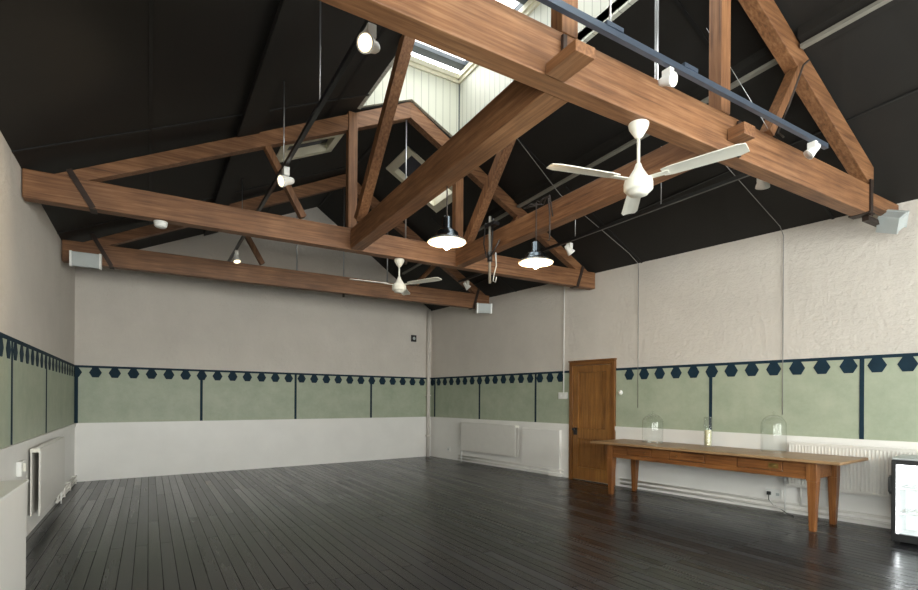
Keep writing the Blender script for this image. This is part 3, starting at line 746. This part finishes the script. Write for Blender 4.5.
# ------------------------------------------------------------------ DOOR
dW = door_s[1] - door_s[0]
dr = bpy.data.objects.new('door_1', None); C.objects.link(dr); dr.location = (rwx(6.98), 6.98, 0); dr.rotation_euler = (0, 0, ANG_R); struct(dr)
m = MB(); m.box(0, .075, -.05, .02, 0, 2.08).box(dW - .075, dW, -.05, .02, 0, 2.08); m.build('door_frame', M['door_z'], dr, .005)
MB().box(0, dW, -.05, .02, 2.035, 2.10).box(-.01, dW + .01, -.065, .0, 2.10, 2.125).build('door_head', M['door_x'], dr, .004)
ds = MB(); a, b = .082, dW - .082; mid = (a + b) / 2
for x0, x1 in ((a, a + .11), (b - .11, b)): ds.box(x0, x1, -.034, .018, .012, 2.03)
for x0, x1, z0, z1 in ((a + .11, b - .11, .012, .23), (a + .11, b - .11, .74, .92), (a + .11, b - .11, 1.91, 2.03)): ds.box(x0, x1, -.034, .018, z0, z1)
ds.build('door_leaf', M['leaf_z'], dr, .003)
pn = MB()
pn.box(a + .11, b - .11, -.006, .006, .23, .74)
n = 6; w = (b - a - .22) / n
for i in range(n): pn.box(a + .11 + i * w + .005, a + .11 + (i + 1) * w - .005, -.008, .006, .92, 1.91)
pn.box(a + .11, b - .11, -.003, .006, .92, 1.91)
pn.box(a + .16, b - .16, -.014, .0, .28, .69)
pn.build('door_panel', M['leaf_z'], dr, .002)
MB().box(a + .02, a + .10, -.046, -.034, .80, .93).build('lock_case', M['black'], dr, .003)
MB().tube([(a + .05, -.034, .9), (a + .05, -.07, .9)], .008, 8).lathe([(0, -.02), (.02, -.018), (.027, 0), (.02, .018), (0, .02)], 16, Matrix.Translation((a + .05, -.085, .9)) @ Matrix.Rotation(PI / 2, 4, 'X')).build('door_knob', M['black'], dr)
# ------------------------------------------------------------------ TABLE
tx, ty = 5.84, 5.77
AT = math.atan2(-3.2, .27)
tb = thing('refectory_table', 'long pine table with three drawers standing along the right wall', 'table', (tx, ty, 0), AT)
TL, TD, TZ = 3.26, .85, .79
MB().box(0, TL, 0, TD, TZ - .032, TZ).build('tabletop', M['table_top'], tb, .007)
LX = (.30, TL - .29); LYs = (.10, TD - .17)
for lx in LX:
    for ly in LYs:
        w = .10; q = .032
        sx = q if lx < 1 else -q * 0
        MB().hexa([(lx - .03, ly + .0, 0), (lx + .03, ly + .0, 0), (lx + .03, ly + .06, 0), (lx - .03, ly + .06, 0),
                   (lx - .047, ly - .015, TZ - .24), (lx + .047, ly - .015, TZ - .24), (lx + .047, ly + .095, TZ - .24), (lx - .047, ly + .095, TZ - .24)]
                  ).box(lx - .055, lx + .047, ly - .015, ly + .095, TZ - .24, TZ - .034).build('leg', M['table_z'], tb, .006)
ap = MB(); a0, a1 = LX[0] + .057, LX[1] - .057
ya = LYs[0] + .0
drw = [(.60, 1.0), (1.27, 1.77), (2.17, 2.68)]
dz0, dz1 = TZ - .165, TZ - .055
ap.box(a0, a1, ya, ya + .025, TZ - .225, dz0 - .003); ap.box(a0, a1, ya, ya + .025, dz1 + .003, TZ - .034)
xs = [a0] + [v for p in drw for v in p] + [a1]
for i in range(0, len(xs), 2): ap.box(xs[i], xs[i + 1], ya, ya + .025, dz0 - .003, dz1 + .003)
ap.box(a0, a1, LYs[1] + .06, LYs[1] + .085, TZ - .225, TZ - .034)
ap.build('apron', M['table_x'], tb, .002)
for lx in LX: MB().box(lx - .03, lx + .0, LYs[0] + .10, LYs[1] - .02, TZ - .225, TZ - .034).build('end_apron', M['table_x'], tb, .002)
for i, (p, q) in enumerate(drw):
    d = MB().box(p + .007, q - .007, ya - .004, ya + .30, dz0 + .003, dz1 - .003).build('drawer', M['table_x'], tb, .004)
    if i == 2:
        MB().box(q - .15, q - .045, ya - .013, ya - .007, dz0 + .03, dz1 - .025).tube([(q - .13, ya - .022, dz0 + .06), (q - .065, ya - .022, dz0 + .06)], .006, 8).build('pull', M['brass'], d)
    else:
        c_ = (p + q) / 2 if i == 1 else q - .1
        if i == 1: c_ = p + .12
        MB().lathe([(0, .03), (.014, .028), (.017, .018), (.008, .008), (.008, 0)], 16, Matrix.Translation((c_, ya - .006, (dz0 + dz1) / 2)) @ Matrix.Rotation(PI / 2, 4, 'X')).build('knob', M['door_x'], d)
# things on the table
def cloche(x, y, r, h, label):
    o = thing('glass_cloche', label, 'glass dome', (x, y, TZ + .001), 0, 'glass domes on the table')
    prof = [(r, 0.0)] + [(r, h - r * .95)] + [(r * math.cos(t), h - r * .95 + r * .95 * math.sin(t)) for t in [PI / 2 * k / 9 for k in range(1, 9)]] + [(.001, h)]
    MB().lathe(prof, 40).build('dome', M['glass'], o)
    MB().lathe([(0, h), (.008, h + .002), (.008, h + .012), (.017, h + .024), (.017, h + .034), (.008, h + .044), (0, h + .045)], 16).build('knob', M['glass'], o)
    MB().lathe([(r + .004, 0), (r + .006, .006), (r + .001, .012), (r - .003, .006), (r - .003, 0), (r + .004, 0)], 40).build('rim', M['glass'], o)
    return o
cloche(6.50, 5.14, .15, .43, 'clear glass dome at the left end of the table')
cloche(6.70, 3.49, .14, .46, 'tall clear glass dome at the right half of the table')
o = thing('candle_holder', 'straight glass cylinder with a flared foot between the two domes', 'candle holder', (6.62, 4.32, TZ + .001))
MB().lathe([(0, .002), (.085, .0), (.087, .006), (.05, .014), (.048, .03), (.05, .40), (.053, .405), (.055, .40), (.053, .03), (.056, .018)], 32).build('cylinder', M['glass'], o)
o = thing('candle', 'ivory pillar candle standing inside the glass cylinder', 'candle', (6.62, 4.32, TZ + .016))
MB().lathe([(0, 0), (.043, 0), (.043, .205), (.039, .212), (.012, .205), (0, .204)], 24).build('wax_body', M['wax'], o)
MB().tube([(0, 0, .2), (.002, 0, .22)], .0018, 6).build('wick', M['black'], o)
# ------------------------------------------------------------------ FRIDGE
AF = math.atan2(-1.0, .16)
fr = thing('bottle_fridge', 'lit under-counter bottle fridge with black framed glass door, at the lower right edge', 'fridge', (6.39, 2.19, 0), AF)
FW, FH, FD = .60, .86, .54
m = MB(); m.box(0, .03, .05, FD, 0.03, FH - .02).box(FW - .03, FW, .05, FD, .03, FH - .02).box(0, FW, .05, FD, .03, .06).box(0, FW, FD - .03, FD, .03, FH - .02).box(0, FW, .05, FD, FH - .05, FH - .02)
for x_ in (.02, FW - .06): m.box(x_, x_ + .04, .06, .1, 0, .03); m.box(x_, x_ + .04, FD - .1, FD - .06, 0, .03)
m.build('cabinet', M['black'], fr, .004)
MB().box(-.003, FW + .003, .03, FD + .01, FH - .019, FH).build('top', M['grey'], fr, .004)
l_ = MB(); l_.box(.031, .036, .055, FD - .03, .07, FH - .06).box(FW - .036, FW - .031, .055, FD - .03, .07, FH - .06).box(.031, FW - .031, FD - .04, FD - .031, .07, FH - .06).box(.031, FW - .031, .055, FD - .031, .061, .07).box(.031, FW - .031, .055, FD - .031, FH - .058, FH - .051)
l_.build('lining', M['fridgein'], fr)
MB().box(.04, FW - .04, .07, .10, FH - .075, FH - .06).box(.037, .045, .06, .085, .1, FH - .08).build('light_strip', M['fridgelight'], fr)
for z in (.30, .55):
    s_ = MB()
    for i in range(14): s_.tube([(.05 + i * .037, .08, z), (.05 + i * .037, FD - .05, z)], .003, 5)
    s_.tube([(.04, .08, z), (FW - .04, .08, z)], .005, 6); s_.tube([(.04, .3, z), (FW - .04, .3, z)], .005, 6)
    s_.build('shelf', M['white'], fr)
d = MB(); d.box(0, .035, 0, .045, .03, FH - .022).box(FW - .035, FW, 0, .045, .03, FH - .022).box(.035, FW - .035, 0, .045, FH - .065, FH - .022).box(.035, FW - .035, 0, .045, .03, .105)
dd = d.build('door', M['black'], fr, .003)
MB().box(.035, FW - .035, .018, .024, .105, FH - .065).build('door_glass', M['glass'], dd)
MB().bar((-.012, .0, .52), (-.012, .0, .66), .02, .02, (1, 0, 0)).bar((-.002, .01, .50), (-.012, 0, .53), .02, .02, (1, 0, 0)).bar((-.012, 0, .65), (-.002, .01, .68), .02, .02, (1, 0, 0)).build('handle', M['black'], dd)
# ------------------------------------------------------------------ CAMERA, LIGHT
cam = bpy.data.cameras.new('camera'); co = bpy.data.objects.new('camera', cam); C.objects.link(co)
cam.sensor_fit = 'HORIZONTAL'; cam.sensor_width = 36; cam.lens = 515 / 918 * 36
cam.shift_y = (399.4 - 295) / 918
co.matrix_world = Matrix.Translation((0, 0, 1.42)) @ Matrix.Rotation(math.radians(-31.05), 4, 'Z') @ Matrix.Rotation(PI / 2, 4, 'X') @ Matrix.Rotation(.006, 4, 'Z')
cam.clip_start = .05
bpy.context.scene.camera = co
w = bpy.data.worlds.new('daylight'); bpy.context.scene.world = w; w.use_nodes = True
bg = w.node_tree.nodes['Background']; bg.inputs['Color'].default_value = (.985, .98, .955, 1); bg.inputs['Strength'].default_value = 12.0
def portal(loc, rot, sx, sy):
    l = bpy.data.lights.new('daylight_portal', 'AREA'); l.shape = 'RECTANGLE'; l.size = sx; l.size_y = sy
    l.cycles.is_portal = True
    o = bpy.data.objects.new('daylight_portal', l); C.objects.link(o); o.location = loc; o.rotation_euler = rot
portal(((LX0 + LX1) / 2, (LY0 + LY1) / 2, ZL + .2), (0, 0, 0), LX1 - LX0, LY1 - LY0)
for a, b in wx: portal(((a + b) / 2, YF - .15, (wz[0] + wz[1]) / 2), (PI / 2, 0, 0), b - a, wz[1] - wz[0])
portal((XL - .12, YF + 1.8, 2.05), (PI / 2, 0, -PI / 2), 2.4, 2.2)
ym = YF + 1.8
portal((rwx(ym) + .12, ym, 2.05), (PI / 2, 0, ANG_R + PI), 2.4, 2.2)
sc = bpy.context.scene
sc.view_settings.view_transform = 'Standard'; sc.view_settings.look = 'None'; sc.view_settings.gamma = 1
sc.view_settings.use_curve_mapping = False; sc.view_settings.exposure = 0.85
cy = sc.cycles
cy.use_denoising = True
cy.max_bounces = 10; cy.diffuse_bounces = 6; cy.glossy_bounces = 4; cy.transparent_max_bounces = 24; cy.transmission_bounces = 6
cy.sample_clamp_indirect = 20
cy.caustics_reflective = False; cy.caustics_refractive = False
for o in bpy.data.objects:
    for k_ in ('_w', '_o'):
        if k_ in o.keys(): del o[k_]
